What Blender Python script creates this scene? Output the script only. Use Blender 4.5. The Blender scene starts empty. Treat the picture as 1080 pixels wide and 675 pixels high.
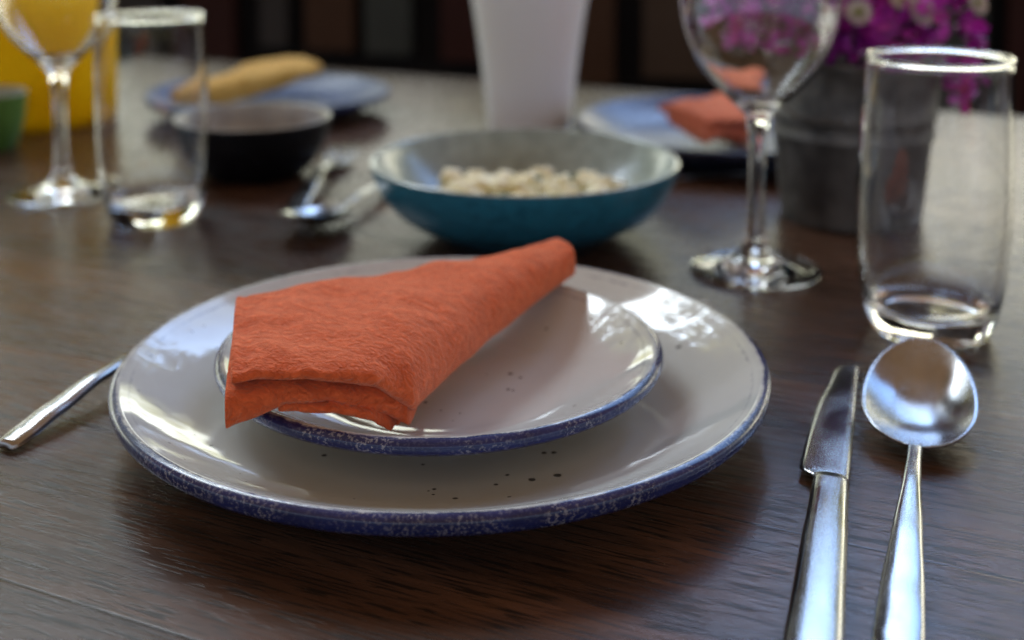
import bpy, bmesh, math, random
from mathutils import Vector, Matrix, noise
random.seed(7)
R = math.radians
S = bpy.context.scene
COL = S.collection

# ------------------------------------------------------------------ camera
CAM_H = 0.2237
cam = bpy.data.cameras.new('camera'); cam_o = bpy.data.objects.new('camera', cam); COL.objects.link(cam_o)
cam_o.location = (0, 0, CAM_H); cam_o.rotation_euler = (R(90 - 5.496), 0, 0)
cam.sensor_width = 36; cam.lens = 1250 / 1080 * 36
cam.shift_y = -326.7 / 1080
cam.clip_start = 0.02; cam.clip_end = 200
cam.dof.use_dof = True; cam.dof.focus_distance = 0.42; cam.dof.aperture_fstop = 5.6
S.camera = cam_o

# ------------------------------------------------------------------ world: daylight round an open terrace
W = bpy.data.worlds.new('World'); S.world = W; W.use_nodes = True
def build_world():
    nt = W.node_tree; nt.nodes.clear()
    N = nt.nodes.new; L = nt.links.new
    out = N('ShaderNodeOutputWorld'); bg = N('ShaderNodeBackground'); bg.inputs['Strength'].default_value = 1.0
    L(bg.outputs[0], out.inputs[0])
    tc = N('ShaderNodeTexCoord'); sep = N('ShaderNodeSeparateXYZ'); L(tc.outputs['Generated'], sep.inputs[0])
    def M(op, a, b=None, c=None):
        n = N('ShaderNodeMath'); n.operation = op
        for i, v in enumerate((a, b, c)):
            if v is None: continue
            if isinstance(v, (int, float)): n.inputs[i].default_value = v
            else: L(v, n.inputs[i])
        return n.outputs[0]
    def sm(v, a, b):
        n = N('ShaderNodeMapRange'); n.interpolation_type = 'SMOOTHSTEP'
        L(v, n.inputs[0]); n.inputs[1].default_value = a; n.inputs[2].default_value = b
        return n.outputs[0]
    def mix(f, a, b):
        n = N('ShaderNodeMix'); n.data_type = 'RGBA'
        if isinstance(f, (int, float)): n.inputs['Factor'].default_value = f
        else: L(f, n.inputs['Factor'])
        for k, v in ((6, a), (7, b)):
            if isinstance(v, tuple): n.inputs[k].default_value = (*v, 1)
            else: L(v, n.inputs[k])
        return n.outputs[2]
    az = M('DEGREES', M('ARCTAN2', sep.outputs[0], sep.outputs[1]))      # 0 = straight ahead, + = right
    el = M('DEGREES', M('ARCSINE', sep.outputs[2]))
    sky = N('ShaderNodeTexSky'); sky.sky_type = 'NISHITA'; sky.sun_disc = False
    sky.sun_elevation = R(48); sky.sun_rotation = R(-35); sky.dust_density = 2.5
    skyc = N('ShaderNodeMix'); skyc.data_type = 'RGBA'; skyc.blend_type = 'MULTIPLY'; skyc.inputs['Factor'].default_value = 1
    L(sky.outputs[0], skyc.inputs[6]); k = SKY_K; skyc.inputs[7].default_value = (k * .78, k, k * 1.20, 1)
    # clouds whiten the sky
    def nz(scale, detail=4, rough=.6):
        n = N('ShaderNodeTexNoise'); n.inputs['Scale'].default_value = scale; n.inputs['Detail'].default_value = detail
        n.inputs['Roughness'].default_value = rough; L(tc.outputs['Generated'], n.inputs['Vector']); return n.outputs['Fac']
    sky2 = mix(M('MULTIPLY', sm(nz(3.5), .48, .66), .6), skyc.outputs[2], CLOUD)
    # trees: ragged silhouettes, denser low down
    tree_h = M('ADD', M('MULTIPLY', M('SUBTRACT', nz(3.6, 2), .5), 34), M('MULTIPLY', M('SUBTRACT', nz(26, 9, .8), .5), 95))
    tree = sm(M('SUBTRACT', M('ADD', tree_h, M('ADD', TREE_EL, M('MULTIPLY', sm(az, -5, -10), LEFT_TREES))), el), -1, 1)
    leaf = mix(sm(nz(34, 5), .46, .60), LEAF_D, LEAF_L)
    c = mix(tree, sky2, leaf)
    # sunny garden low ahead, reaching higher on the right
    gtop = M('ADD', 13.5, M('MULTIPLY', sm(az, 12, 20), 3.5))
    we0 = M('ADD', el, M('MULTIPLY', M('SUBTRACT', nz(14, 6, .7), .5), 14))
    low = M('MULTIPLY', sm(M('SUBTRACT', we0, gtop), 1.5, -1.5), sm(el, 0, 3))
    gard = mix(sm(nz(20, 6, .7), .46, .56), mix(sm(az, 8, 16), GARDEN, GARDEN3), GARDEN2)
    c = mix(M('MULTIPLY', low, sm(M('ABSOLUTE', az), 75, 60)), c, gard)
    # dark gable end straight ahead, between the two openings
    wz = M('MULTIPLY', M('SUBTRACT', nz(18, 6, .7), .5), 26); wa = M('ADD', az, wz); we = M('ADD', el, M('MULTIPLY', wz, .35))
    blk = M('MULTIPLY', M('MULTIPLY', sm(wa, -17, -15), sm(wa, 9.2, 7.6)), sm(we, 14.5, 16.5))
    c = mix(blk, c, GABLE)
    # fill light added at the sides and behind the viewer
    ahead = M('ABSOLUTE', az)
    back = M('MULTIPLY', sm(ahead, 58, 80), sm(el, 0, 4))
    c = mix(back, c, BACK_FILL)
    # timber roof overhead
    roof_el = M('SUBTRACT', ROOF_EL, M('MULTIPLY', sm(ahead, 50, 75), 34))
    roof = sm(M('SUBTRACT', el, roof_el), -.8, .8)
    c = mix(roof, c, mix(sm(nz(6, 2), .4, .6), ROOF, tuple(v * .7 for v in ROOF)))
    c = mix(sm(el, 0, -3), c, (.02, .016, .013))
    L(c, bg.inputs[0])
SKY_K = 1.0
CLOUD = (3.2, 4.0, 5.0); LEAF_D = (.09, .09, .05); LEAF_L = (.85, .82, .36); TREE_EL = 30; LEFT_TREES = 9; ROOF_EL = 49
GARDEN = (3.8, 4.0, 3.7); GARDEN2 = (1.5, 1.5, .7); GARDEN3 = (5.4, 5.1, 4.2); GABLE = (.050, .042, .036); ROOF = (.36, .22, .12); BACK_FILL = (.62, .74, .94)
build_world()
S.view_settings.view_transform = 'Standard'; S.view_settings.look = 'None'
S.view_settings.exposure = 0.36; S.view_settings.gamma = 1
try:
    S.cycles.use_denoising = True; S.cycles.denoising_prefilter = 'FAST'
    S.cycles.max_bounces = 14; S.cycles.transmission_bounces = 14; S.cycles.glossy_bounces = 6
    S.cycles.sample_clamp_indirect = 6
    S.cycles.blur_glossy = 0.3
except Exception: pass

# ------------------------------------------------------------------ helpers
def px(x, y, z=0.0):
    """photo pixel -> point of the place at height z"""
    th = R(5.496); u = (x - 540) / 1250; v = -(y - 10.84) / 1250
    d = Vector((u, math.cos(th) + v * math.sin(th), -math.sin(th) + v * math.cos(th)))
    t = (z - CAM_H) / d.z
    return Vector((0, 0, CAM_H)) + d * t

def tag(o, label=None, cat=None, group=None, kind=None):
    if label: o['label'] = label
    if cat: o['category'] = cat
    if group: o['group'] = group
    if kind: o['kind'] = kind
    return o
def empty(name, loc=(0, 0, 0), rz=0):
    o = bpy.data.objects.new(name, None); COL.objects.link(o); o.location = loc; o.rotation_euler = (0, 0, rz)
    o.empty_display_size = .02
    return o
def mesh(name, verts, faces, mat=None, parent=None, smooth=True, sub=0):
    m = bpy.data.meshes.new(name); m.from_pydata([tuple(v) for v in verts], [], faces); m.validate(); m.update()
    bm = bmesh.new(); bm.from_mesh(m); bmesh.ops.recalc_face_normals(bm, faces=bm.faces[:]); bm.to_mesh(m); bm.free()
    if smooth:
        for p in m.polygons: p.use_smooth = True
    o = bpy.data.objects.new(name, m); COL.objects.link(o)
    if mat: m.materials.append(mat)
    if parent: o.parent = parent
    if sub:
        md = o.modifiers.new('Subdivision', 'SUBSURF'); md.levels = sub; md.render_levels = sub
    return o
def copy_tree(o, parent=None):
    c = o.copy(); COL.objects.link(c); c.parent = parent
    for ch in list(o.children): copy_tree(ch, c)
    return c
def spline(pts, n):
    """Catmull-Rom through the points, n steps per span"""
    P = [Vector(p) for p in pts]; P = [2 * P[0] - P[1]] + P + [2 * P[-1] - P[-2]]
    out = []
    for i in range(1, len(P) - 2):
        a, b, c, d = P[i - 1:i + 3]
        for k in range(n):
            t = k / n
            out.append(.5 * ((2 * b) + (c - a) * t + (2 * a - 5 * b + 4 * c - d) * t * t + (3 * b - a - 3 * c + d) * t ** 3))
    out.append(P[-2]); return out
def lathe_geo(prof, seg=96, closed=False):
    """profile of (r, z); r = 0 ends close on the axis"""
    V, F = [], []; rows = []
    for r, z in prof:
        if r < 1e-6: rows.append([len(V)]); V.append((0, 0, z))
        else:
            rows.append(list(range(len(V), len(V) + seg)))
            V += [(r * math.cos(2 * math.pi * k / seg), r * math.sin(2 * math.pi * k / seg), z) for k in range(seg)]
    pairs = list(zip(rows, rows[1:])) + ([(rows[-1], rows[0])] if closed else [])
    for a, b in pairs:
        for k in range(seg):
            q = (k + 1) % seg
            if len(a) == 1 and len(b) == 1: continue
            if len(a) == 1: F.append((a[0], b[k], b[q]))
            elif len(b) == 1: F.append((a[k], a[q], b[0]))
            else: F.append((a[k], a[q], b[q], b[k]))
    return V, F
def lathe(name, prof, mat, parent=None, seg=96, smooth_n=0, closed=False):
    if smooth_n: prof = [(max(0, p.x), p.y) for p in spline([Vector((r, z, 0)) for r, z in prof], smooth_n)]
    V, F = lathe_geo(prof, seg, closed); return mesh(name, V, F, mat, parent)
def loft_geo(rings, caps=True, V=None, F=None):
    V = [] if V is None else V; F = [] if F is None else F
    idx = []
    for r in rings: idx.append(list(range(len(V), len(V) + len(r)))); V += [Vector(p) for p in r]
    n = len(rings[0])
    for a, b in zip(idx, idx[1:]):
        for k in range(n): F.append((a[k], a[(k + 1) % n], b[(k + 1) % n], b[k]))
    if caps:
        for r in (idx[0], idx[-1]):
            c = sum((V[i] for i in r), Vector()) / n; ci = len(V); V.append(c)
            for k in range(n): F.append((r[k], r[(k + 1) % n], ci))
    return V, F
def tube_geo(path, rad, seg=10, V=None, F=None):
    P = [Vector(p) for p in path]; rings = []
    for i, p in enumerate(P):
        t = (P[min(i + 1, len(P) - 1)] - P[max(i - 1, 0)]).normalized()
        a = t.cross(Vector((.13, .22, .97))).normalized(); b = t.cross(a)
        r = rad[i] if isinstance(rad, (list, tuple)) else rad
        rings.append([p + r * (math.cos(2 * math.pi * k / seg) * a + math.sin(2 * math.pi * k / seg) * b) for k in range(seg)])
    return loft_geo(rings, True, V, F)
def box_geo(x0, x1, y0, y1, z0, z1, V, F):
    i = len(V)
    V += [Vector((x, y, z)) for z in (z0, z1) for y in (y0, y1) for x in (x0, x1)]
    F += [tuple(i + k for k in f) for f in ((0, 2, 3, 1), (4, 5, 7, 6), (0, 1, 5, 4), (2, 6, 7, 3), (0, 4, 6, 2), (1, 3, 7, 5))]

# ------------------------------------------------------------------ materials
class Mat:
    def __init__(s, name):
        s.m = bpy.data.materials.new(name); s.m.use_nodes = True; s.nt = s.m.node_tree
        s.b = s.nt.nodes['Principled BSDF']
    def N(s, t): return s.nt.nodes.new(t)
    def L(s, a, b): s.nt.links.new(a, b)
    def set(s, **k):
        for n, v in k.items():
            i = s.b.inputs[n.replace('_', ' ')]
            if isinstance(v, tuple): i.default_value = (*v, 1) if (len(v) == 3 and len(i.default_value) == 4) else v
            elif isinstance(v, (int, float)): i.default_value = v
            else: s.L(v, i)
        return s
    def coord(s, scale=(1, 1, 1), rot=(0, 0, 0), kind='Object'):
        tc = s.N('ShaderNodeTexCoord'); mp = s.N('ShaderNodeMapping'); mp.inputs['Scale'].default_value = scale; mp.inputs['Rotation'].default_value = rot
        s.L(tc.outputs[kind], mp.inputs[0]); return mp.outputs[0]
    def noise(s, co, scale=5, detail=4, rough=.55, dist=0):
        n = s.N('ShaderNodeTexNoise'); n.inputs['Scale'].default_value = scale; n.inputs['Detail'].default_value = detail
        n.inputs['Roughness'].default_value = rough; n.inputs['Distortion'].default_value = dist; s.L(co, n.inputs['Vector']); return n.outputs['Fac']
    def math(s, op, a, b=None, clamp=False):
        n = s.N('ShaderNodeMath'); n.operation = op; n.use_clamp = clamp
        for i, v in enumerate((a, b)):
            if v is None: continue
            if isinstance(v, (int, float)): n.inputs[i].default_value = v
            else: s.L(v, n.inputs[i])
        return n.outputs[0]
    def sm(s, v, a, b, lo=0, hi=1):
        n = s.N('ShaderNodeMapRange'); n.interpolation_type = 'SMOOTHSTEP'; s.L(v, n.inputs[0])
        for i, q in enumerate((a, b, lo, hi)): n.inputs[i + 1].default_value = q
        return n.outputs[0]
    def mix(s, f, a, b, blend='MIX'):
        n = s.N('ShaderNodeMix'); n.data_type = 'RGBA'; n.blend_type = blend
        if isinstance(f, (int, float)): n.inputs['Factor'].default_value = f
        else: s.L(f, n.inputs['Factor'])
        for k, v in ((6, a), (7, b)):
            if isinstance(v, tuple): n.inputs[k].default_value = (*v, 1)
            else: s.L(v, n.inputs[k])
        return n.outputs[2]
    def bump(s, h, strength=.3, dist=.001, prev=None):
        n = s.N('ShaderNodeBump'); n.inputs['Strength'].default_value = strength; n.inputs['Distance'].default_value = dist
        s.L(h, n.inputs['Height'])
        if prev is not None: s.L(prev, n.inputs['Normal'])
        return n.outputs[0]

def m_wood():
    m = Mat('dark_wood')
    co = m.coord()
    sp = m.N('ShaderNodeSeparateXYZ'); m.L(co, sp.inputs[0])
    bw = .135
    yy = m.math('ADD', sp.outputs[1], m.math('MULTIPLY', m.math('SUBTRACT', m.noise(m.coord((1.2, .01, 1)), 1, 2), .5), .0))
    bi = m.math('FLOOR', m.math('DIVIDE', yy, bw)); fr = m.math('FRACT', m.math('DIVIDE', yy, bw))
    edge = m.math('MINIMUM', fr, m.math('SUBTRACT', 1, fr))
    seam = m.sm(edge, .002, .007, 1, 0)
    wn = m.N('ShaderNodeTexWhiteNoise'); wn.noise_dimensions = '1D'; m.L(bi, wn.inputs['W'])
    # per-board offset of the grain
    off = m.N('ShaderNodeVectorMath'); off.operation = 'MULTIPLY_ADD'; m.L(wn.outputs['Color'], off.inputs[0]); off.inputs[1].default_value = (7, 3, 5); m.L(co, off.inputs[2])
    def st(sx, sy):
        mp = m.N('ShaderNodeMapping'); mp.inputs['Scale'].default_value = (sx, sy, sy); m.L(off.outputs[0], mp.inputs[0]); return mp.outputs[0]
    fig = m.noise(st(2.2, 26), 1, 5, .6, 1.2)
    fine = m.noise(st(14, 240), 1, 4, .6, .4)
    pore = m.noise(st(46, 900), 1, 1, .4)
    porem = m.sm(pore, .55, .60)
    streak = m.sm(m.noise(st(5, 120), 1, 3, .6, .8), .60, .74)
    c = m.mix(m.sm(fig, .3, .7), (.026, .0125, .0075), (.120, .060, .036))
    c = m.mix(m.sm(fine, .3, .75), c, (.060, .031, .020))
    c = m.mix(m.math('MULTIPLY', streak, .82), c, (.014, .008, .006))
    c = m.mix(m.math('MULTIPLY', porem, .85), c, (.010, .007, .005))
    tint = m.math('ADD', m.math('MULTIPLY', wn.outputs['Value'], .5), .75)
    hv = m.N('ShaderNodeHueSaturation'); m.L(tint, hv.inputs['Value']); m.L(c, hv.inputs['Color'])
    c = m.mix(m.math('MULTIPLY', seam, .8), hv.outputs[0], (.006, .004, .003))
    rough = m.math('ADD', m.math('MULTIPLY', fine, .14), m.math('ADD', .20, m.math('MULTIPLY', porem, .12)))
    h = m.math('SUBTRACT', m.math('MULTIPLY', fine, .5), m.math('ADD', m.math('MULTIPLY', porem, .6), m.math('MULTIPLY', seam, .5)))
    m.set(Base_Color=c, Roughness=rough, IOR=1.34, Normal=m.bump(h, .25, .0004))
    return m.m

def m_ceramic(name, base, rim, R_, zt, spots, rim_light=(.5, .5, .52), soft=.07):
    """glazed plate with sponged dark edge; R_ and zt are the lip radius and height"""
    m = Mat(name); co = m.coord()
    sp = m.N('ShaderNodeSeparateXYZ'); m.L(co, sp.inputs[0])
    r = m.math('SQRT', m.math('ADD', m.math('POWER', sp.outputs[0], 2), m.math('POWER', sp.outputs[1], 2)))
    n1 = m.noise(co, 760, 3, .65); n2 = m.noise(co, 170, 2, .5)
    inner = m.math('ADD', r, m.math('MULTIPLY', m.math('SUBTRACT', n1, .5), .0022))
    inner = m.math('ADD', inner, m.math('MULTIPLY', m.math('SUBTRACT', n2, .5), .0022))
    inner = m.math('ADD', inner, m.math('MULTIPLY', m.math('SUBTRACT', m.noise(co, 34, 2), .5), .0034))
    top = m.sm(inner, R_ - .0036, R_ - .0024)
    under = m.math('MULTIPLY', m.sm(inner, R_ - .0085, R_ - .007), m.sm(sp.outputs[2], zt - .0016, zt - .0030))
    mask = m.math('MAXIMUM', top, under)
    # a faint wash of the edge colour just inside the lip
    wash = m.math('MULTIPLY', m.sm(r, R_ - .0065, R_ - .002), m.sm(n2, .42, .62, .12, .5))
    dots = m.sm(n1, .50, .62)
    rimc = m.mix(m.math('MULTIPLY', dots, m.sm(m.noise(co, 55, 2), .38, .66, .06, .5)), rim, rim_light)
    rimc = m.mix(m.sm(m.noise(co, 60, 2), .4, .65, 0, .35), rimc, tuple(v * 1.9 for v in rim))
    c = m.mix(m.sm(m.noise(co, 14, 3), .35, .7), base, tuple(v * .95 for v in base))
    c = m.mix(wash, c, tuple(.5 * a + .5 * b for a, b in zip(rim, base)))
    # iron specks in the glaze
    smin = None
    wob = m.math('MULTIPLY', m.math('SUBTRACT', m.noise(co, 900, 2), .5), .0009)
    for (sx, sy, sr) in spots:
        v = m.N('ShaderNodeVectorMath'); v.operation = 'DISTANCE'
        cx = m.N('ShaderNodeCombineXYZ'); m.L(sp.outputs[0], cx.inputs[0]); m.L(sp.outputs[1], cx.inputs[1])
        m.L(cx.outputs[0], v.inputs[0]); v.inputs[1].default_value = (sx, sy, 0)
        d = m.math('SUBTRACT', v.outputs['Value'], sr)
        smin = d if smin is None else m.math('MINIMUM', smin, d)
    if smin is not None:
        above = m.sm(m.math('ADD', smin, wob), .00035, -.00035)
        c = m.mix(m.math('MULTIPLY', above, .92), c, (.02, .016, .016))
    c = m.mix(mask, c, rimc)
    h = m.noise(co, 22, 2, .5)
    m.set(Base_Color=c, Roughness=m.math('ADD', soft, m.math('MULTIPLY', mask, .13)), IOR=1.47, Normal=m.bump(h, .16, .004))
    m.set(Coat_Weight=.08, Coat_Roughness=.03)
    return m.m

def m_cloth(name, c1, c2, rot=0):
    m = Mat(name); co = m.coord((1, 1, 1), (0, 0, rot))
    def st(a, b): return m.coord((a, b, (a + b) / 2), (0, 0, rot))
    crepe = m.noise(st(360, 560), 1, 3, .65, .9)
    crepe2 = m.noise(st(170, 260), 1, 2, .55, .8)
    h = m.math('ADD', m.math('MULTIPLY', crepe, .75), m.math('MULTIPLY', crepe2, .8))
    c = m.mix(m.sm(h, .50, 1.10), c2, c1)
    c = m.mix(m.sm(m.noise(co, 30, 3), .35, .7, 0, .35), c, tuple(v * .82 for v in c1))
    m.set(Base_Color=c, Roughness=.92, Specular_IOR_Level=.15, Sheen_Weight=.35, Sheen_Roughness=.5, Sheen_Tint=(1, .75, .6), Normal=m.bump(h, .9, .0026))
    return m.m

def m_steel():
    m = Mat('stainless_steel'); co = m.coord()
    n = m.noise(co, 60, 4, .6); sc = m.noise(m.coord((1400, 50, 900)), 1, 3)
    smear = m.noise(co, 22, 4, .6)
    m.set(Base_Color=m.mix(smear, (.29, .29, .30), (.37, .37, .375)), Metallic=1., Roughness=m.math('ADD', .11, m.math('MULTIPLY', m.sm(smear, .35, .7), .2)), Normal=m.bump(sc, .10, .0003))
    return m.m
def m_glass(name='clear_glass', tint=(1, 1, 1), rough=0.0, ior=1.48):
    m = Mat(name); co = m.coord()
    m.set(Base_Color=tint, Transmission_Weight=1., Roughness=rough, IOR=ior, Normal=m.bump(m.noise(co, 28, 2), .05, .004))
    return m.m
def m_plain(name, c1, c2=None, rough=.5, scale=40, bump=.1, bd=.001, metal=0., spec=.5):
    m = Mat(name); co = m.coord(); c2 = c2 or tuple(v * .85 for v in c1)
    n = m.noise(co, scale, 4, .6)
    m.set(Base_Color=m.mix(m.sm(n, .35, .68), c1, c2), Roughness=m.math('ADD', rough - .04, m.math('MULTIPLY', n, .08)), Metallic=metal, Specular_IOR_Level=spec, Normal=m.bump(n, bump, bd))
    return m.m

WOOD = m_wood(); STEEL = m_steel(); GLASS = m_glass()
WHITE = m_plain('white_porcelain', (.74, .75, .79), (.70, .71, .75), .25, 12, .04)

# ------------------------------------------------------------------ setting
V, F = [], []; box_geo(-6, 6, -4, 8, -.80, -.75, V, F)
tag(mesh('floor', V, F, m_plain('dark_floor', (.030, .022, .018), (.018, .014, .012), .6, 3, .1), smooth=False), 'dark floor beyond the table', None, None, 'structure')

TA = R(-24)
table = tag(empty('dining_table', (0, 0, 0), TA), 'dark brown wooden dining table with fine grain carrying the whole setting', 'table')
def rounded_slab(name, x0, x1, y0, y1, z0, z1, b, mat, parent):
    bm = bmesh.new(); bmesh.ops.create_cube(bm, size=1)
    for v in bm.verts: v.co = Vector(((x0 + x1) / 2 + v.co.x * (x1 - x0), (y0 + y1) / 2 + v.co.y * (y1 - y0), (z0 + z1) / 2 + v.co.z * (z1 - z0)))
    bmesh.ops.bevel(bm, geom=bm.edges[:], offset=b, segments=3, profile=.5, affect='EDGES')
    me = bpy.data.meshes.new(name); bm.to_mesh(me); bm.free()
    o = bpy.data.objects.new(name, me); COL.objects.link(o); o.parent = parent; me.materials.append(mat); return o
TX0, TX1, TY0, TY1 = -1.15, 1.25, .14, 1.304
rounded_slab('tabletop', TX0, TX1, TY0, TY1, -.035, 0, .004, WOOD, table)
V, F = [], []
for (a, b, c, d) in ((TX0 + .08, TX1 - .08, TY0 + .07, TY0 + .095), (TX0 + .08, TX1 - .08, TY1 - .095, TY1 - .07)): box_geo(a, b, c, d, -.12, -.0351, V, F)
mesh('apron', V, F, WOOD, table, smooth=False)
for x in (TX0 + .1, TX1 - .1):
    for y in (TY0 + .14, TY1 - .14):
        rounded_slab('leg', x - .035, x + .035, y - .035, y + .035, -.75, -.0352, .004, WOOD, table)

# dark sideboard behind the table, its doors in different tones
def sideboard():
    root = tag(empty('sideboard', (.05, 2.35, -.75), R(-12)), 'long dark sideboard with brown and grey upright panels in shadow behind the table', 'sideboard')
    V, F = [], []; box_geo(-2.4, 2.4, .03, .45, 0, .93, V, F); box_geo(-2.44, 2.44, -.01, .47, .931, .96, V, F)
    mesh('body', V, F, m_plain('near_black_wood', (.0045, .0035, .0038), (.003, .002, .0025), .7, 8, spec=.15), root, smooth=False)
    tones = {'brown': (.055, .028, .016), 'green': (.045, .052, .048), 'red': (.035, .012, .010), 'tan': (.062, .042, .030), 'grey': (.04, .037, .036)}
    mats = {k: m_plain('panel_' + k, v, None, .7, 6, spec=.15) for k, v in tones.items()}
    # left/right edges as photo columns, bottom edge row
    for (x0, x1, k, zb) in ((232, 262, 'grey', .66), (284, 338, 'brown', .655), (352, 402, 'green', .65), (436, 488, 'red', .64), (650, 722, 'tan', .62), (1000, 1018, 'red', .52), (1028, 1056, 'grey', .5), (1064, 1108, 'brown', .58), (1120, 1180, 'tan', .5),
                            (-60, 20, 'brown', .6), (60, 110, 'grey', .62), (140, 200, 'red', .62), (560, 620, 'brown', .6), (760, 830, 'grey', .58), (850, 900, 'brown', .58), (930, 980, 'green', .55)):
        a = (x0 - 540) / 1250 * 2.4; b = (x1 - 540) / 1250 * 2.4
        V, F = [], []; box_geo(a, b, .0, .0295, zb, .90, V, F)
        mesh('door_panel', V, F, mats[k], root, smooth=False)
    return root
sideboard()

# ------------------------------------------------------------------ plates
BIG = Vector((-.0293, .5010, 0)); BR, BZ = .1395, .0256
SML = Vector((-.0307, .4978, .0068)); SR, SZ = .0957, .0248     # lip height above its own foot
def plate_profile(Rr, zt, floor, rf, foot, lip, ex):
    inner = [(0, floor), (rf * .55, floor), (rf * .85, floor + .0002), (rf, floor + .0010)]
    n = 9
    for i in range(1, n + 1):
        t = i / n; rr = rf + (Rr - .0055 - rf) * t; zz = floor + .0010 + (zt - .0008 - floor - .0010) * (t ** ex)
        inner.append((rr, zz))
    edge = [(Rr - .0036, zt + .0001), (Rr - .0014, zt - .0004), (Rr - .0001, zt - .0020), (Rr - .0003, zt - lip * .7), (Rr - .0022, zt - lip), (Rr - .006, zt - lip - .0018)]
    under = []
    for i in range(1, 6):
        t = i / 6; rr = (Rr - .006) + (foot + .006 - Rr + .006) * t
        under.append((rr, (zt - lip - .0018) + (.0040 - zt + lip + .0018) * (1 - (1 - t) ** 1.2)))
    ft = [(foot + .004, .0032), (foot + .002, .0004), (foot, 0), (foot - .002, .0004), (foot - .004, .0028), (foot * .5, .0032), (0, .0032)]
    return inner + edge + under + ft
def spot_list(base, pts, z):
    return [((px(x, y, z) - base).x, (px(x, y, z) - base).y, r) for x, y, r in pts]
big_spots = spot_list(BIG, [(342, 478, .0011), (446, 487, .0007), (574, 475, .0010), (584, 475, .0011), (588, 502, .0016), (561, 506, .0014), (535, 500, .0009), (523, 511, .0008), (458, 516, .0008), (457, 523, .0006), (480, 529, .0010), (452, 518, .0005), (537, 530, .0007)], .008) + \
    spot_list(BIG, [(716, 353, .0012), (690, 330, .0007), (330, 306, .0007), (205, 440, .0006), (160, 380, .0007)], .02)
sml_spots = spot_list(SML, [(538, 377, .0010), (549, 381, .0008), (536, 393, .0008), (541, 394, .0006), (606, 421, .0007), (655, 372, .0006), (576, 343, .0006)], .0205)
rs = random.Random(11)
for lst, ra, rb, n in ((big_spots, .088, .133, 16), (sml_spots, .02, .088, 9)):
    for _ in range(n):
        a_ = rs.uniform(0, 2 * math.pi); r_ = rs.uniform(ra, rb); lst.append((r_ * math.cos(a_), r_ * math.sin(a_), rs.choice((.0003, .0004, .0005, .0008))))
CER = (.53, .55, .54); NAVY = (.010, .018, .088)
C_BIG = m_ceramic('cream_glaze_large', CER, NAVY, BR, BZ, big_spots)
C_SML = m_ceramic('cream_glaze_small', CER, NAVY, SR, SZ, sml_spots)
PB = plate_profile(BR, BZ, .0068, .082, .078, .0074, 1.9)
PS = plate_profile(SR, SZ, .0062, .050, .050, .0062, 1.6)
big = lathe('dinner_plate', PB, C_BIG, None, 192, 4); big.location = BIG
tag(big, 'large off white dinner plate with speckled navy edge lying on the table in front', 'plate')
sml = lathe('side_plate', PS, C_SML, None, 160, 4); sml.location = SML
tag(sml, 'small off white plate with navy edge stacked on the large plate under the orange napkin', 'plate')
def sml_z(x, y):
    r = (Vector((x, y)) - SML.xy).length
    pr = PS[:14]
    for (r0, z0), (r1, z1) in zip(pr, pr[1:]):
        if r0 <= r <= r1: return SML.z + z0 + (z1 - z0) * (r - r0) / max(1e-6, r1 - r0)
    return SML.z + SZ

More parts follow.
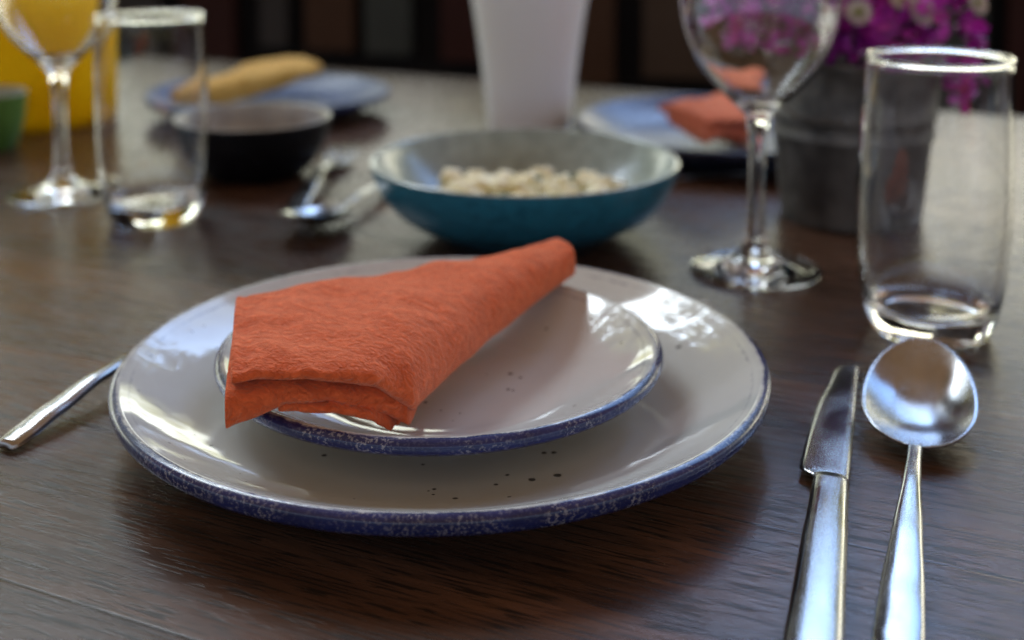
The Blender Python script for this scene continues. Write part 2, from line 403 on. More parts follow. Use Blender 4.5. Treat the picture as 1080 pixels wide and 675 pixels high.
# ------------------------------------------------------------------ napkin
def lerp_list(pts, s):
    for (s0, p0), (s1, p1) in zip(pts, pts[1:]):
        if s <= s1: 
            t = (s - s0) / (s1 - s0); t = t * t * (3 - 2 * t) * .5 + t * .5
            return p0 + (p1 - p0) * t
    return pts[-1][1]
def napkin():
    Vv, Ff = [], []
    def shell(Fp, Bp, zt, zlf, zlb, p, s0, s1, ns, nt, lump, seed):
        """flattened folded tube: Fp front edge, Bp back edge, zt top, zlf/zlb low side at front/back"""
        rings = []
        for i in range(ns + 1):
            s = s0 + (s1 - s0) * i / ns
            f = lerp_list(Fp, s); b = lerp_list(Bp, s)
            top = lerp_list(zt, s); lf = lerp_list(zlf, s); lb = lerp_list(zlb, s); pw = lerp_list(p, s)
            ring = []
            for k in range(2 * nt):
                if k <= nt: t = k / nt; up = True
                else: t = 1 - (k - nt) / nt; up = False
                q = .5 - .5 * math.cos(math.pi * t)
                lo = lb + (lf - lb) * q
                mid = lo + (top - lo) * .45
                qs = q * q * (3 - 2 * q); sn = max(0, math.sin(math.pi * t)) ** (.30 * (1 - qs) + pw * qs)
                xy = b + (f - b) * q
                z = mid + (top - mid) * sn if up else mid + (lo - mid) * sn
                w = noise.noise(Vector((xy.x * 38 + seed, xy.y * 38, seed * 3.1))) * .0026 + noise.noise(Vector((xy.x * 95, xy.y * 95, seed + 5))) * .0011
                nrm = (f - b).normalized() if (f - b).length else Vector((0, 0))
                z += w * (lump if up else lump * .5)
                e = noise.noise(Vector((s * 9, 3.7 * seed, 1.3))) * .0016 * lump + noise.noise(Vector((s * 24, seed, z * 90))) * .0009 * lump
                xy = xy + nrm * e * (2 * q - 1)
                dh = abs(s * (L2 - L1).length * 2.2 - .0065)
                if seed == 1.0 and up: z += -.0011 * math.exp(-(dh / .0012) ** 2) + .0005 * math.exp(-(dh / .004) ** 2) * math.sin(q * 120 + 3 * math.sin(q * 31))
                ring.append(Vector((xy.x, xy.y, z)))
            rings.append(ring)
        loft_geo(rings, True, Vv, Ff)
    P = lambda x, y, z: px(x, y, z).xy
    # plan of the folded cloth: left hem, front fold, rolled right side, tip
    K = P(242, 402, .050); M1 = P(325, 399, .049); M2 = P(398, 402, .046); RR = P(437, 446, .026)
    T1 = P(607, 282, .040); Q = P(520, 368, .026)
    L1 = P(250, 313, .0545); L2 = P(420, 292, .050); T2 = P(590, 258, .047)
    back = Vector((-.35, .94)) * .004
    Fp = [(0, K), (.16, M1), (.29, M2), (.40, RR), (.66, Q), (1, T1)]
    Bp = [(0, L1 + back), (.45, L2 + back * 1.5), (1, T2 + back)]
    zt = [(0, .0555), (.2, .0560), (.4, .0552), (.7, .0525), (1, .0512)]
    zlf = [(0, .0465), (.16, .0450), (.29, .0380), (.40, .0195), (.66, .0225), (1, .0345)]
    zlb = [(0, .0470), (.15, .042), (.3, .034), (.7, .028), (1, .036)]
    pw = [(0, .70), (.25, .80), (.45, .95), (.93, .85), (1, .40)]
    shell(Fp, Bp, zt, zlf, zlb, pw, 0, 1, 90, 40, 1.0, 1.0)
    # second fold showing under the first at the front and drooping over the plate edge
    K2 = P(236, 451, .0350); N1 = P(300, 428, .038); N2 = P(352, 425, .037); N3 = P(405, 434, .031); N4 = P(431, 448, .0245)
    L3 = P(248, 345, .045)
    F2 = [(0, K2), (.3, N1), (.55, N2), (.82, N3), (1, N4)]
    B2 = [(0, L3), (.5, P(330, 350, .045)), (1, P(450, 400, .03))]
    shell(F2, B2, [(0, .0482), (.3, .0475), (.55, .0462), (.82, .0410), (1, .034)], [(0, .0285), (.3, .0345), (.55, .0350), (.82, .0255), (1, .0190)], [(0, .040), (1, .03)], [(0, .55), (.5, .62), (1, .8)], 0, 1, 44, 26, .9, 2.3)
    # inner fold deep in the opening
    F3 = [(0, P(292, 430, .036)), (.5, P(352, 432, .0355)), (.8, P(392, 439, .031)), (1, P(412, 450, .024))]
    B3 = [(0, P(300, 395, .04)), (1, P(430, 410, .03))]
    shell(F3, B3, [(0, .0380), (.5, .0375), (.8, .034), (1, .028)], [(0, .0335), (.5, .0335), (.8, .0285), (1, .0205)], [(0, .034), (1, .026)], [(0, .3), (1, .4)], 0, 1, 26, 18, .8, 4.1)
    # lowest layer lying on the plate inside the opening
    F4 = [(0, P(318, 428, .030)), (.5, P(372, 436, .0235)), (1, P(420, 446, .0195))]
    B4 = [(0, P(300, 390, .034)), (1, P(450, 400, .020))]
    shell(F4, B4, [(0, .0315), (.5, .0250), (1, .0215)], [(0, .0285), (.5, .0215), (1, .0175)], [(0, .033), (1, .018)], [(0, .3), (1, .4)], 0, 1, 24, 16, .7, 6.2)
    return Vv, Ff
ORANGE = m_cloth('orange_muslin', (.84, .165, .054), (.56, .090, .026), R(40))
Vn, Fn = napkin()
nap = tag(mesh('napkin', Vn, Fn, ORANGE, sub=1), 'burnt orange cloth napkin folded into a cone lying across the small front plate', 'napkin')

# ------------------------------------------------------------------ glasses
def make_tumbler():
    outer = [(0, .0012), (.020, .0010), (.0255, .0002), (.0285, .0012), (.0305, .0050), (.0335, .0150), (.0358, .0300), (.0374, .0520), (.0378, .0750), (.0372, .1000), (.0363, .1250), (.0358, .1408)]
    rim = [(.0363, .1424), (.0360, .1436), (.0350, .1440), (.0341, .1434), (.0339, .1422)]
    inner = [(.0343, .1405), (.0349, .1250), (.0358, .1000), (.0364, .0750), (.0359, .0520), (.0340, .0300), (.0315, .0185), (.0280, .0142), (.0200, .0125), (.010, .0120), (0, .0119)]
    return outer + rim + inner
def make_wine():
    outer = [(0, .0018), (.020, .0012), (.034, .0002), (.0380, .0008), (.0386, .0018), (.0370, .0026), (.028, .0042), (.018, .0066), (.0095, .0120), (.0062, .0220), (.0049, .0420), (.0047, .0650), (.0056, .0840), (.0084, .0950), (.0160, .1030), (.0280, .1150), (.0385, .1300), (.0450, .1480), (.0474, .1680), (.0462, .1880), (.0425, .2090), (.0395, .2230)]
    rim = [(.0388, .2240), (.0382, .2230)]
    inner = [(.0412, .2090), (.0449, .1880), (.0461, .1680), (.0437, .1480), (.0371, .1305), (.0268, .1165), (.0150, .1055), (.006, .1015), (0, .1010)]
    return outer + rim + inner
tum = lathe('tumbler', make_tumbler(), GLASS, None, 128, 3); tum.location = (.2157, .5937, 0)
tag(tum, 'empty clear tumbler with thick base standing behind the table spoon', 'drinking glass', 'drinking glasses')
t2 = tum.copy(); COL.objects.link(t2); t2.location = (-.2480, .8060, 0); t2['label'] = 'blurred clear tumbler on the left in front of the small dark bowl'
wine = lathe('wine_glass', make_wine(), GLASS, None, 128, 3); wine.location = (.1458, .6925, 0)
tag(wine, 'clear stemmed wine glass standing between the teal bowl and the flower bucket', 'wine glass', 'wine glasses')
w2 = wine.copy(); COL.objects.link(w2); w2.location = (-.3380, .8750, 0); w2['label'] = 'blurred stemmed wine glass on the far left in front of the yellow jug'

# ------------------------------------------------------------------ cutlery
def strip_geo(sections, V=None, F=None, n=14):
    """lofted solid: each section = (y, half width, z centre, thickness, dish, xoff)"""
    rings = []
    for (y, w, z, t, dish, xo) in sections:
        top, bot = [], []
        for k in range(n + 1):
            a = -1 + 2 * k / n; x = w * math.sin(a * math.pi / 2)
            q = (x / w) ** 2 if w > 1e-9 else 1
            zc = z + dish * q
            th = t * math.sqrt(max(.0, 1 - abs(x / w) ** 6)) if w > 1e-9 else 0
            top.append(Vector((x + xo, y, zc + th / 2))); bot.append(Vector((x + xo, y, zc - th / 2)))
        rings.append(top + bot[::-1])
    return loft_geo(rings, True, V, F)
def interp(tab, y):
    pts = [Vector(r) for r in tab]
    for a, b in zip(tab, tab[1:]):
        if a[0] <= y <= b[0]:
            t = (y - a[0]) / (b[0] - a[0]); t = t * t * (3 - 2 * t) * .6 + t * .4
            return [p + (q - p) * t for p, q in zip(a[1:], b[1:])]
    return list(tab[-1][1:])
HANDLE = [  # y, half width, z, thickness, dish
    (0, .0070, .0020, .0022, -.0004), (.004, .0098, .0024, .0026, -.0006), (.012, .0106, .0034, .0028, -.0008), (.035, .0096, .0058, .0028, -.0008),
    (.070, .0070, .0088, .0028, -.0006), (.105, .0044, .0096, .0030, -.0003), (.128, .0036, .0082, .0032, -.0001), (.138, .0038, .0074, .0032, 0)]
def handle_geo(y0=0, y1=.138, n=40, k=.72):
    out = []
    for i in range(n + 1):
        y = y0 + (y1 - y0) * i / n; w, z, t, d = interp(HANDLE, y); out.append((y, w * k, z, t, d, 0))
    return strip_geo(out)
def spoon_bowl(L=.080, Wd=.0232, y0=.1375):
    """dished egg shape: concave top skin and under skin"""
    V, F = [], []; nu, nv = 28, 24; th = .0012
    def pt(u, v, side):
        y = y0 + L * u
        aa = (u - .44) / (.44 if u < .44 else .56); ww = Wd * math.sqrt(max(0, 1 - abs(aa) ** (2.2 if aa < 0 else 1.95)))
        ww = max(ww, .0036 * max(0, 1 - u * 6))
        depth = -.0085 * (math.sin(math.pi * min(1, max(0, u)) ** .9)) ** 1.1
        zr = .0074 - .0005 * math.sin(math.pi * u) + .0012 * u
        z = zr + depth * (1 - min(1, abs(v)) ** 2.2)
        z = z + (th / 2 if side else -th / 2) + .0136 * u
        return Vector((ww * v, y, z))
    rings = []
    for i in range(nu + 1):
        u = i / nu; u = .5 - .5 * math.cos(math.pi * u)
        ring = [pt(u, -1 + 2 * k / nv, 1) for k in range(nv + 1)] + [pt(u, 1 - 2 * k / nv, 0) for k in range(nv + 1)]
        rings.append(ring)
    return loft_geo(rings, True)
def make_spoon(label, group):
    r = tag(empty('spoon'), label, 'spoon', group)
    mesh('bowl', *spoon_bowl(), STEEL, r); mesh('handle', *handle_geo(), STEEL, r); return r
def make_fork(label, group):
    r = tag(empty('fork'), label, 'fork', group)
    mesh('handle', *handle_geo(), STEEL, r)
    V, F = [], []
    strip_geo([(.1375, .0038, .0074, .003, 0, 0), (.146, .0062, .0062, .0024, .0004, 0), (.154, .0105, .0046, .0020, .0010, 0), (.162, .0124, .0036, .0018, .0012, 0), (.168, .0127, .0036, .0018, .0010, 0)], V, F)
    for k in range(4):
        x = -.0105 + .007 * k
        tube = [(.1665, .0017, .0038, .0018, 0, x), (.178, .0016, .0046, .0016, 0, x), (.190, .0014, .0066, .0014, 0, x), (.201, .0008, .0096, .0010, 0, x)]
        strip_geo(tube, V, F, 6)
    mesh('tines', V, F, STEEL, r); return r
def make_knife(label, group):
    r = tag(empty('knife'), label, 'knife', group)
    secs = []
    for i in range(41):
        y = .118 * i / 40
        w = interp([(0, .0075), (.004, .0104), (.02, .0112), (.07, .0098), (.108, .0086), (.118, .0082)], y)[0]
        z = .0040 + .0006 * math.sin(y * 26); secs.append((y, w, z, .0062 - .0012 * y / .118, -.0006, 0))
    mesh('handle', *strip_geo(secs), STEEL, r)
    # blade: flat, bellied on the left, straight spine on the right, thick spine thinning to the edge
    left = [(.117, -.0086), (.119, -.0092), (.1205, -.0118), (.1235, -.0150), (.135, -.0146), (.155, -.0132), (.175, -.0108), (.192, -.0070), (.205, -.0046), (.2120, -.0016)]
    right = [(.117, .0080), (.119, .0082), (.1205, .0082), (.1235, .0083), (.135, .0084), (.155, .0086), (.175, .0087), (.192, .0087), (.205, .0087), (.2120, .0086)]
    sl = spline([Vector((a, b, 0)) for a, b in left], 5); srr = spline([Vector((a, b, 0)) for a, b in right], 5)
    rings = []
    for p, q in zip(sl, srr):
        xs = [p.y + (q.y - p.y) * t for t in (0, .12, .45, .8, .93, 1)]
        tt = [.0003, .0010, .0017, .0022, .0022, .0012]
        tilt = lambda x: .0042 + (x - 0) * .03
        rings.append([Vector((x, p.x, tilt(x) + t / 2)) for x, t in zip(xs, tt)] + [Vector((x, p.x, tilt(x) - t / 2)) for x, t in list(zip(xs, tt))[::-1]])
    mesh('blade', *loft_geo(rings), STEEL, r); return r
def place(o, base, tip, k=1.0, z=0.0):
    """lay a piece with its handle end at base, pointing to tip"""
    d = tip - base; o.location = (base.x, base.y, z); o.rotation_euler = (0, 0, math.atan2(d.y, d.x) - math.pi / 2); o.scale = (k, k, k)
G = 'steel cutlery on the table'
kn = make_knife('steel table knife lying right of the large plate, next to the spoon', G)
tip = px(889, 387, .004); d = (tip - px(858, 675, .004)).normalized()
place(kn, tip - d * .254, tip); kn.scale = (.80, 1.2, 1.0)
sn = make_spoon('large steel table spoon in front of the clear tumbler, beside the knife', G)
tip = px(974, 361, .021); nk = px(966, 478, .007); d = (px(973, 470, .0075) - px(959, 640, .007)).normalized()
place(sn, tip - d * .2175, tip)
fk = make_fork('steel fork tucked under the left edge of the large plate, handle sticking out', G)
b = px(5, 469, .003); place(fk, b, px(120, 390, .010)); fk.scale = (.78, .76, 1.25)
fk2 = copy_tree(fk); fk2['label'] = 'small fork behind the large plate with only its tine tips showing'
place(fk2, px(752, 328, .006) - Vector((.178, .012, 0)) * 1.0, px(752, 328, .006), .9)

# ------------------------------------------------------------------ teal bowl with food
BC = Vector((.0085, .7772, 0)); bR, bZ = .1025, .0500
bowl = tag(empty('serving_bowl', BC), 'wide teal bowl with pale grey inside in the middle of the table', 'bowl')
o_ = [(0, .003), (.040, .003), (.044, .0), (.050, .0), (.053, .0025), (.067, .0070), (.084, .0165), (.0955, .0300), (.1012, .0435), (bR - .0004, bZ - .002)]
i_ = [(bR - .0015, bZ), (bR - .0035, bZ - .0010), (.0955, .0420), (.0880, .0315), (.075, .0190), (.058, .0110), (.035, .0075), (0, .0070)]
lathe('outside', o_ + [(bR, bZ - .0008)], m_plain('teal_glaze', (.026, .19, .29), (.016, .125, .20), .28, 160, .25, .0008), bowl, 128, 3)
lathe('inside', [(bR - .0002, bZ - .0006)] + i_, m_plain('pale_grey_glaze', (.31, .38, .38), (.23, .29, .29), .2, 90, .08), bowl, 128, 3)
def blob(V, F, c, r, seed, sq=1.0):
    bm = bmesh.new(); bmesh.ops.create_icosphere(bm, subdivisions=2, radius=1)
    i = len(V); ax = Vector((random.uniform(.75, 1.25), random.uniform(.75, 1.25), random.uniform(.7, 1.05) * sq))
    for v in bm.verts:
        n = noise.noise(v.co * 1.3 + Vector((seed, seed * 1.7, 0))) * .38 + noise.noise(v.co * 3.1 + Vector((seed, 0, 4))) * .16
        V.append(Vector(c) + Vector([v.co[q] * ax[q] for q in range(3)]) * r * (1 + n))
    F += [tuple(i + v.index for v in f.verts) for f in bm.faces]; bm.free()
V, F = [], []
for n in range(300):
    a = random.uniform(0, 2 * math.pi); r = .064 * math.sqrt(random.random())
    rb = random.choice((.0036, .0046, .0058, .0074)) * random.uniform(.85, 1.2)
    rr = r * 1.06; inner_z = .007 + .0003 * (rr / .035) + (.0125 * max(0, rr - .05) / .025 if rr > .05 else 0)   # bowl wall under this piece
    top = .019 + .013 * (1 - (r / .072) ** 2)
    blob(V, F, (rr * math.cos(a), r * math.sin(a), max(inner_z + rb * 1.35, random.uniform(.55, 1.05) * top)), rb, n * 2.3)
food = mesh('chunky_salad', V, F, m_plain('cream_food', (.90, .88, .66), (.70, .60, .30), .5, 55, .3), None); food.location = BC + Vector((.004, -.002, 0))
tag(food, 'heap of pale cream chunks piled in the teal bowl', 'food', None, 'stuff')
V, F = [], []
for (x, y, z, r) in ((-.018, -.036, .033, .0045), (.030, -.038, .029, .004), (.005, -.012, .040, .003), (-.035, -.005, .034, .003), (.028, .0, .038, .003)): blob(V, F, (x, y, z), r, x * 99, .5)
herb = mesh('chopped_herbs', V, F, m_plain('herb_green', (.07, .13, .02), (.04, .08, .015), .5, 80)); herb.location = food.location
tag(herb, 'few green herb flecks on the cream heap in the teal bowl', 'herbs', None, 'stuff')

# ------------------------------------------------------------------ white vase
TV = Mat('white_glaze'); TV.set(Base_Color=TV.mix(TV.noise(TV.coord(), 12, 3), (.86, .92, .97), (.84, .90, .95)), Roughness=.35, Specular_IOR_Level=.3)
def add_translucent(m, col, f):
    t = m.N('ShaderNodeBsdfTranslucent'); t.inputs[0].default_value = (*col, 1); x = m.N('ShaderNodeMixShader'); x.inputs[0].default_value = f
    m.L(m.b.outputs[0], x.inputs[1]); m.L(t.outputs[0], x.inputs[2]); m.L(x.outputs[0], m.nt.nodes['Material Output'].inputs[0])
vase = lathe('white_vase', [(0, .004), (.034, .004), (.037, 0), (.0392, .0012), (.0400, .006), (.0432, .04), (.0485, .085), (.0560, .135), (.0630, .178), (.0650, .196), (.0655, .200), (.0640, .2005), (.0615, .190), (.054, .135), (.046, .085), (.040, .03), (.036, .012), (0, .010)], TV.m, None, 96, 3)
vase.location = (px(559, 147, 0).x, px(559, 147, 0).y + .04, 0)
tag(vase, 'plain white vase narrowing to its foot standing behind the teal bowl', 'vase')

# ------------------------------------------------------------------ flower bucket
BK = Vector((.2370, .8150, 0))
bk = tag(empty('metal_bucket', BK), 'small dark grey galvanised bucket with ridges holding the magenta flowers', 'bucket')
ZINC = m_plain('weathered_zinc', (.15, .15, .15), (.06, .06, .062), .5, 45, .5, .0015, .35)
lathe('body', [(0, .004), (.0445, .004), (.0450, .0), (.0470, .0), (.0472, .004), (.0478, .006), (.0530, .058), (.0550, .060), (.0550, .0625), (.0540, .065), (.0548, .072), (.0566, .0740), (.0566, .0765), (.0555, .079), (.0585, .108), (.0602, .111), (.0612, .1125), (.0602, .1142), (.0584, .1135), (.0572, .108), (.0530, .075), (.0460, .010), (0, .008)], ZINC, bk, 96, 0)
for sgn in (-1, 1):
    a = R(200 if sgn < 0 else 20); c = Vector((math.cos(a), math.sin(a), 0))
    V, F = tube_geo([c * .0605 + Vector((0, 0, .098)), c * .0655 + Vector((0, 0, .100)), c * .0665 + Vector((0, 0, .106)), c * .0655 + Vector((0, 0, .112)), c * .0605 + Vector((0, 0, .114))], .0022, 8)
    mesh('ear', V, F, ZINC, bk)
V, F = tube_geo([Vector((math.cos(R(200)) * .0655 * math.cos(t), math.sin(R(200)) * .0655 * math.cos(t), .106)) + Vector((-.35, -.94, 0)) * .056 * math.sin(t) + Vector((0, 0, -.03 * math.sin(t))) for t in [math.pi * k / 20 for k in range(21)]], .0012, 8)
mesh('handle', V, F, ZINC, bk)

MAG = m_plain('magenta_bract', (.60, .024, .54), (.22, .007, .21), .55, 60, .2); STEM = m_plain('green_stem', (.06, .09, .03), (.04, .05, .02), .6, 60)
LEAF = m_plain('green_leaf', (.05, .10, .03), (.03, .06, .02), .5, 60)
WPET = m_plain('white_petal', (.50, .46, .42), (.40, .34, .36), .6, 60); EYE = m_plain('flower_eye', (.30, .30, .05), (.16, .20, .03), .7, 120)
def bract(V, F, c, d, size):
    d = d.normalized(); a = d.cross(Vector((.3, .5, .8))).normalized(); b = d.cross(a)
    ph = random.uniform(0, 6)
    for k in range(3):
        t = ph + k * 2.094; u = (a * math.cos(t) + b * math.sin(t)); w = d.cross(u)
        i = len(V)
        pts = [(0, 0, 0), (.45, .30, .28), (.85, .26, .62), (1.15, 0, .80), (.85, -.26, .62), (.45, -.30, .28), (.6, 0, .34)]
        V += [c + size * (u * p + w * q * 1.3 + d * h) for p, q, h in pts]
        F += [(i, i + 1, i + 6), (i + 1, i + 2, i + 6), (i + 2, i + 3, i + 6), (i + 3, i + 4, i + 6), (i + 4, i + 5, i + 6), (i + 5, i, i + 6)]
def spray(end, bend, label, n, spread, size=.010, tail=None):
    r = tag(empty('flower_spray', BK + Vector((0, 0, .09))), label, 'flower', 'magenta flower sprays in the bucket')
    o = Vector((0, 0, .0)); e = Vector(end); m_ = (o + e) / 2 + Vector(bend)
    path = spline([o + Vector((random.uniform(-.02, .02), random.uniform(-.02, .02), -.04)), m_, e] + ([Vector(tail)] if tail else []), 6)
    mesh('stem', *tube_geo(path, .0012, 6), STEM, r)
    V, F = [], []; VL, FL = [], []
    for k in range(n):
        c = path[random.randrange(len(path) // 2, len(path))] + Vector((random.gauss(0, 1), random.gauss(0, 1), random.gauss(0, .8))) * spread
        bract(V, F, c, Vector((random.gauss(0, 1), random.gauss(-.5, 1), random.gauss(.6, .8))), size * random.uniform(.8, 1.25))
        if k % 6 == 0: 
            i = len(VL); q = c + Vector((random.gauss(0, .006), random.gauss(0, .006), -.004)); s = .012; u = Vector((random.gauss(0, 1), random.gauss(0, 1), .3)).normalized(); w = u.cross(Vector((0, 0, 1))).normalized()
            VL += [q, q + u * s * .5 + w * s * .3, q + u * s * 1.1, q + u * s * .5 - w * s * .3]; FL.append((i, i + 1, i + 2, i + 3))
    mesh('bracts', V, F, MAG, r)
    for f in FL: mesh('leaf', [VL[q] for q in f], [(0, 1, 2, 3)], LEAF, r)
    return r
spray((-.075, -.015, .060), (-.02, 0, .03), 'magenta spray leaning left behind the bowl of the wine glass', 95, .018)
spray((-.040, -.030, .075), (-.01, 0, .02), 'magenta spray between the wine glass and the tumbler, left of the white flowers', 105, .017)
spray((.005, -.020, .045), (0, -.01, .02), 'magenta spray rising from the middle of the bucket rim', 80, .018)
spray((.030, .000, .060), (.01, 0, .02), 'magenta spray behind the rim of the clear tumbler', 70, .012)
spray((.000, .030, .085), (0, 0, .02), 'tall magenta spray at the back of the bucket', 60, .017)
spray((.068, -.026, .052), (.016, 0, .045), 'thin magenta spray drooping at the right, seen through the clear tumbler', 36, .0052, .0095, tail=(.066, -.034, .004))
def daisy(c, d, r_, label):
    c = Vector(c); d = Vector(d).normalized()
    root = tag(empty('white_flower', BK + Vector((0, 0, .09)) + c), label, 'flower', 'white flowers among the magenta ones')
    a = d.cross(Vector((0, 0, 1))).normalized(); b = d.cross(a); V, F = [], []
    for layer, (n, rr, up) in enumerate(((14, 1., .0), (12, .85, .1))):
        for k in range(n):
            t = 2 * math.pi * (k + .5 * layer) / n; u = a * math.cos(t) + b * math.sin(t); w = d.cross(u); i = len(V)
            V += [r_ * (u * p * rr + w * q + d * (h + up)) for p, q, h in ((.2, .07, 0), (.6, .17, .12), (.95, .12, .16), (1., 0, .16), (.95, -.12, .16), (.6, -.17, .12), (.2, -.07, 0))]
            F.append(tuple(i + q for q in range(7)))
    mesh('petals', V, F, WPET, root)
    V, F = [], []; blob(V, F, d * .08 * r_, r_ * .36, r_ * 999, .9); mesh('flower_eye', V, F, EYE, root)
    p1 = -c + Vector((random.uniform(-.02, .02), random.uniform(-.01, .03), 0))
    mesh('stem', *tube_geo(spline([d * -.0005, -d * .02 + p1 * .3, p1], 5), .0011, 6), STEM, root)
def dpos(x, y, dep):   # point on the ray of a photo pixel at distance dep, relative to the bucket mouth
    q = px(x, y, -5); v = (q - Vector((0, 0, CAM_H))); return Vector((0, 0, CAM_H)) + v * (dep / v.y) - BK - Vector((0, 0, .09))
daisy(dpos(905, 13, .745), (-.05, -1, .35), .0090, 'white flower with green eye among magenta, left of the tumbler rim')
daisy(dpos(974, 13, .755), (.1, -1, .45), .0098, 'white flower with yellow eye above the middle of the tumbler rim')
daisy(dpos(952, 0, .765), (-.2, -.8, .6), .0085, 'white flower cut by the top of the picture over the tumbler rim')
daisy(dpos(1030, 4, .765), (.4, -.9, .4), .0085, 'pinkish white flower at the right above the tumbler rim')

# ------------------------------------------------------------------ far place settings
def far_plate(loc, sc, rim, label):
    o = lathe('dinner_plate', PB, None, None, 96, 2); o.data.materials.append(rim); o.location = loc; o.scale = (sc, sc, sc)
    return tag(o, label, 'plate')
BLUE = m_ceramic('blue_glaze', (.05, .085, .20), NAVY, BR, BZ, [], (.3, .34, .45), .38)
PALE = m_ceramic('pale_blue_glaze', (.085, .115, .22), (.010, .012, .035), BR, BZ, [], (.3, .33, .4), .30)
for q in (BLUE, PALE):
    nn = q.node_tree.nodes['Principled BSDF']; nn.inputs['Coat Weight'].default_value = 0; nn.inputs['Specular IOR Level'].default_value = .2
fl = px(283, 92, .026); fp1 = far_plate((fl.x, fl.y, 0), .90, BLUE, 'blurred blue plate under a yellow napkin across the table on the left')
fr_ = px(772, 126, .026); fp2 = far_plate((fr_.x, fr_.y, 0), 1.0, PALE, 'blurred blue grey plate with dark edge under a coral napkin behind the wine glass')
def roll_napkin(name, a, b, r0, r1, mat, label, seed):
    a = Vector(a); b = Vector(b); V, F = [], []
    t = (b - a).normalized(); s = t.cross(Vector((0, 0, 1))).normalized(); n = s.cross(t); rings = []
    for i in range(31):
        q = i / 30; c = a + (b - a) * q; r = r0 + (r1 - r0) * q; ring = []
        for k in range(28):
            th = 2 * math.pi * k / 28; rr = r * (1 + .16 * noise.noise(Vector((math.cos(th) * 1.5, math.sin(th) * 1.5 + seed, q * 3))))
            ring.append(c + rr * (1.25 * math.cos(th) * s + .85 * math.sin(th) * n))
        rings.append(ring)
    loft_geo(rings, True, V, F)
    # a loose fold lying along the roll
    rings = [[p + n * .25 * r0 + s * .5 * r0 for p in [a + (b - a) * (.08 + .8 * i / 12) + (.7 * r0) * (1.3 * math.cos(2 * math.pi * k / 12) * s + .4 * math.sin(2 * math.pi * k / 12) * n) for k in range(12)]] for i in range(13)]
    loft_geo(rings, True, V, F)
    return tag(mesh(name, V, F, mat), label, 'napkin')
YEL = m_cloth('yellow_muslin', (.80, .52, .13), (.62, .39, .08))
CORAL = m_cloth('coral_muslin', (.90, .25, .13), (.74, .17, .085))
def napkin_copy(mat, centre, turn, k, lift, label):
    o = bpy.data.objects.new('napkin', nap.data.copy()); COL.objects.link(o); o.data.materials.clear(); o.data.materials.append(mat)
    for md in nap.modifiers: m2 = o.modifiers.new(md.name, md.type); m2.levels = 1; m2.render_levels = 1
    M_ = Matrix.Translation((centre.x, centre.y, lift)) @ Matrix.Rotation(turn, 4, 'Z') @ Matrix.Scale(k, 4) @ Matrix.Translation((.045, -.505, -.018))
    o.matrix_world = M_
    return tag(o, label, 'napkin')
napkin_copy(YEL, px(266, 92, .03), R(196), 1.0, .012, 'mustard yellow folded napkin on the blurred blue plate')
napkin_copy(CORAL, px(764, 122, .03), R(14), .92, .012, 'blurred coral orange napkin on the blue grey plate behind the wine glass')

# small dark bowl
dc = px(268, 117, .052)
db = tag(empty('small_bowl', (dc.x, dc.y, 0)), 'small black bowl with pale inside between the left tumbler and the blue plate', 'bowl')
lathe('outside', [(0, .002), (.030, .002), (.033, 0), (.036, .001), (.046, .010), (.056, .026), (.0605, .042), (.0615, .0470)], m_plain('black_glaze', (.003, .0035, .006), (.004, .005, .008), .5, 60, .1, spec=.2), db, 96, 3)
lathe('inside', [(.0613, .0472), (.0605, .0482), (.0582, .0466), (.0550, .037), (.048, .022), (.030, .012), (0, .010)], m_plain('grey_glaze', (.34, .34, .33), (.24, .24, .24), .3, 60, .1), db, 96, 3)

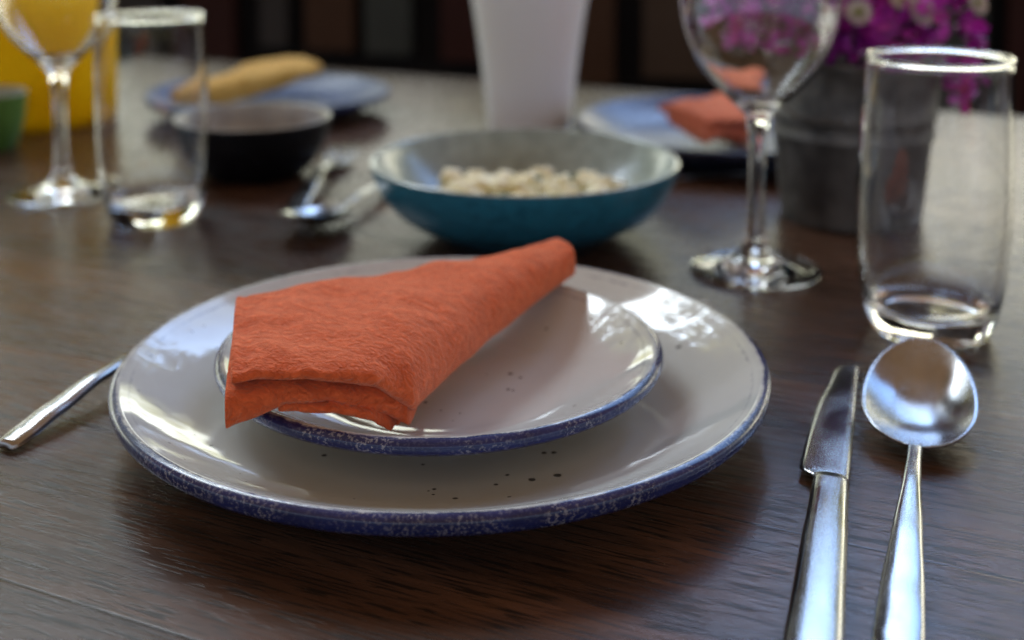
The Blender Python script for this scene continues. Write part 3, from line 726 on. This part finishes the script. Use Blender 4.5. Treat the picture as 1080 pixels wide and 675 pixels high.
# yellow juice jug
jl = px(20, 140, 0)
jug = tag(empty('juice_jug', (jl.x + .004, jl.y + .055, 0)), 'tall bright yellow jug at the far left behind the wine glass', 'jug')
JU = Mat('yellow_plastic'); JU.set(Base_Color=JU.mix(JU.noise(JU.coord(), 20, 3), (.97, .72, .004), (.93, .66, .004)), Roughness=.4, Specular_IOR_Level=.2)
add_translucent(JU, (1.0, .90, .03), .5)
lathe('body', [(0, .002), (.050, .002), (.0535, .0), (.056, .003), (.0575, .012), (.0600, .08), (.0630, .16), (.0640, .215), (.0650, .225), (.0638, .226), (.0622, .215), (.0612, .16), (.0582, .08), (.0558, .014), (.050, .0075), (0, .007)], JU.m, jug, 80, 2)
V, F = tube_geo(spline([Vector((-.060, .0, .185)), Vector((-.098, 0, .180)), Vector((-.104, 0, .13)), Vector((-.088, 0, .075)), Vector((-.0585, 0, .060))], 6), .0055, 12)
mesh('handle', V, F, JU.m, jug)

# green cup at the left edge
gc = px(-14, 98, .050)
gb = tag(empty('green_cup', (gc.x, gc.y, 0)), 'small green cup with pale rim cut by the left edge of the picture', 'cup')
lathe('outside', [(0, .002), (.018, .002), (.021, 0), (.0235, .002), (.029, .018), (.0325, .038), (.0340, .0500)], m_plain('green_glaze', (.09, .20, .04), (.06, .15, .03), .35, 40), gb, 64, 3)
lathe('inside', [(.0338, .0502), (.0328, .0508), (.0312, .048), (.027, .018), (.018, .007), (0, .006)], m_plain('pale_green_glaze', (.34, .38, .30), None, .3, 40), gb, 64, 3)

# cutlery lying left of the teal bowl, and by the far plate
s3 = copy_tree(sn); s3['label'] = 'blurred steel spoon lying left of the teal bowl, nearest the camera of two'
t = px(304, 240, .012); d = (t - px(392, 202, .006)).normalized(); place(s3, t - d * .2175 * .9, t, .9)
f3 = copy_tree(fk); f3['label'] = 'blurred steel fork pointing away between the black bowl and the teal bowl'
place(f3, px(308, 220, .006), px(378, 140, .006), 1.0)
k3 = copy_tree(kn); k3['label'] = 'blurred steel knife on the table in front of the far blue grey plate'
place(k3, px(805, 176, .004), px(690, 188, .004), .8)
f4 = copy_tree(fk); f4['label'] = 'blurred steel fork between the white vase and the far blue grey plate'
place(f4, px(655, 112, .004), px(600, 134, .004), .75)
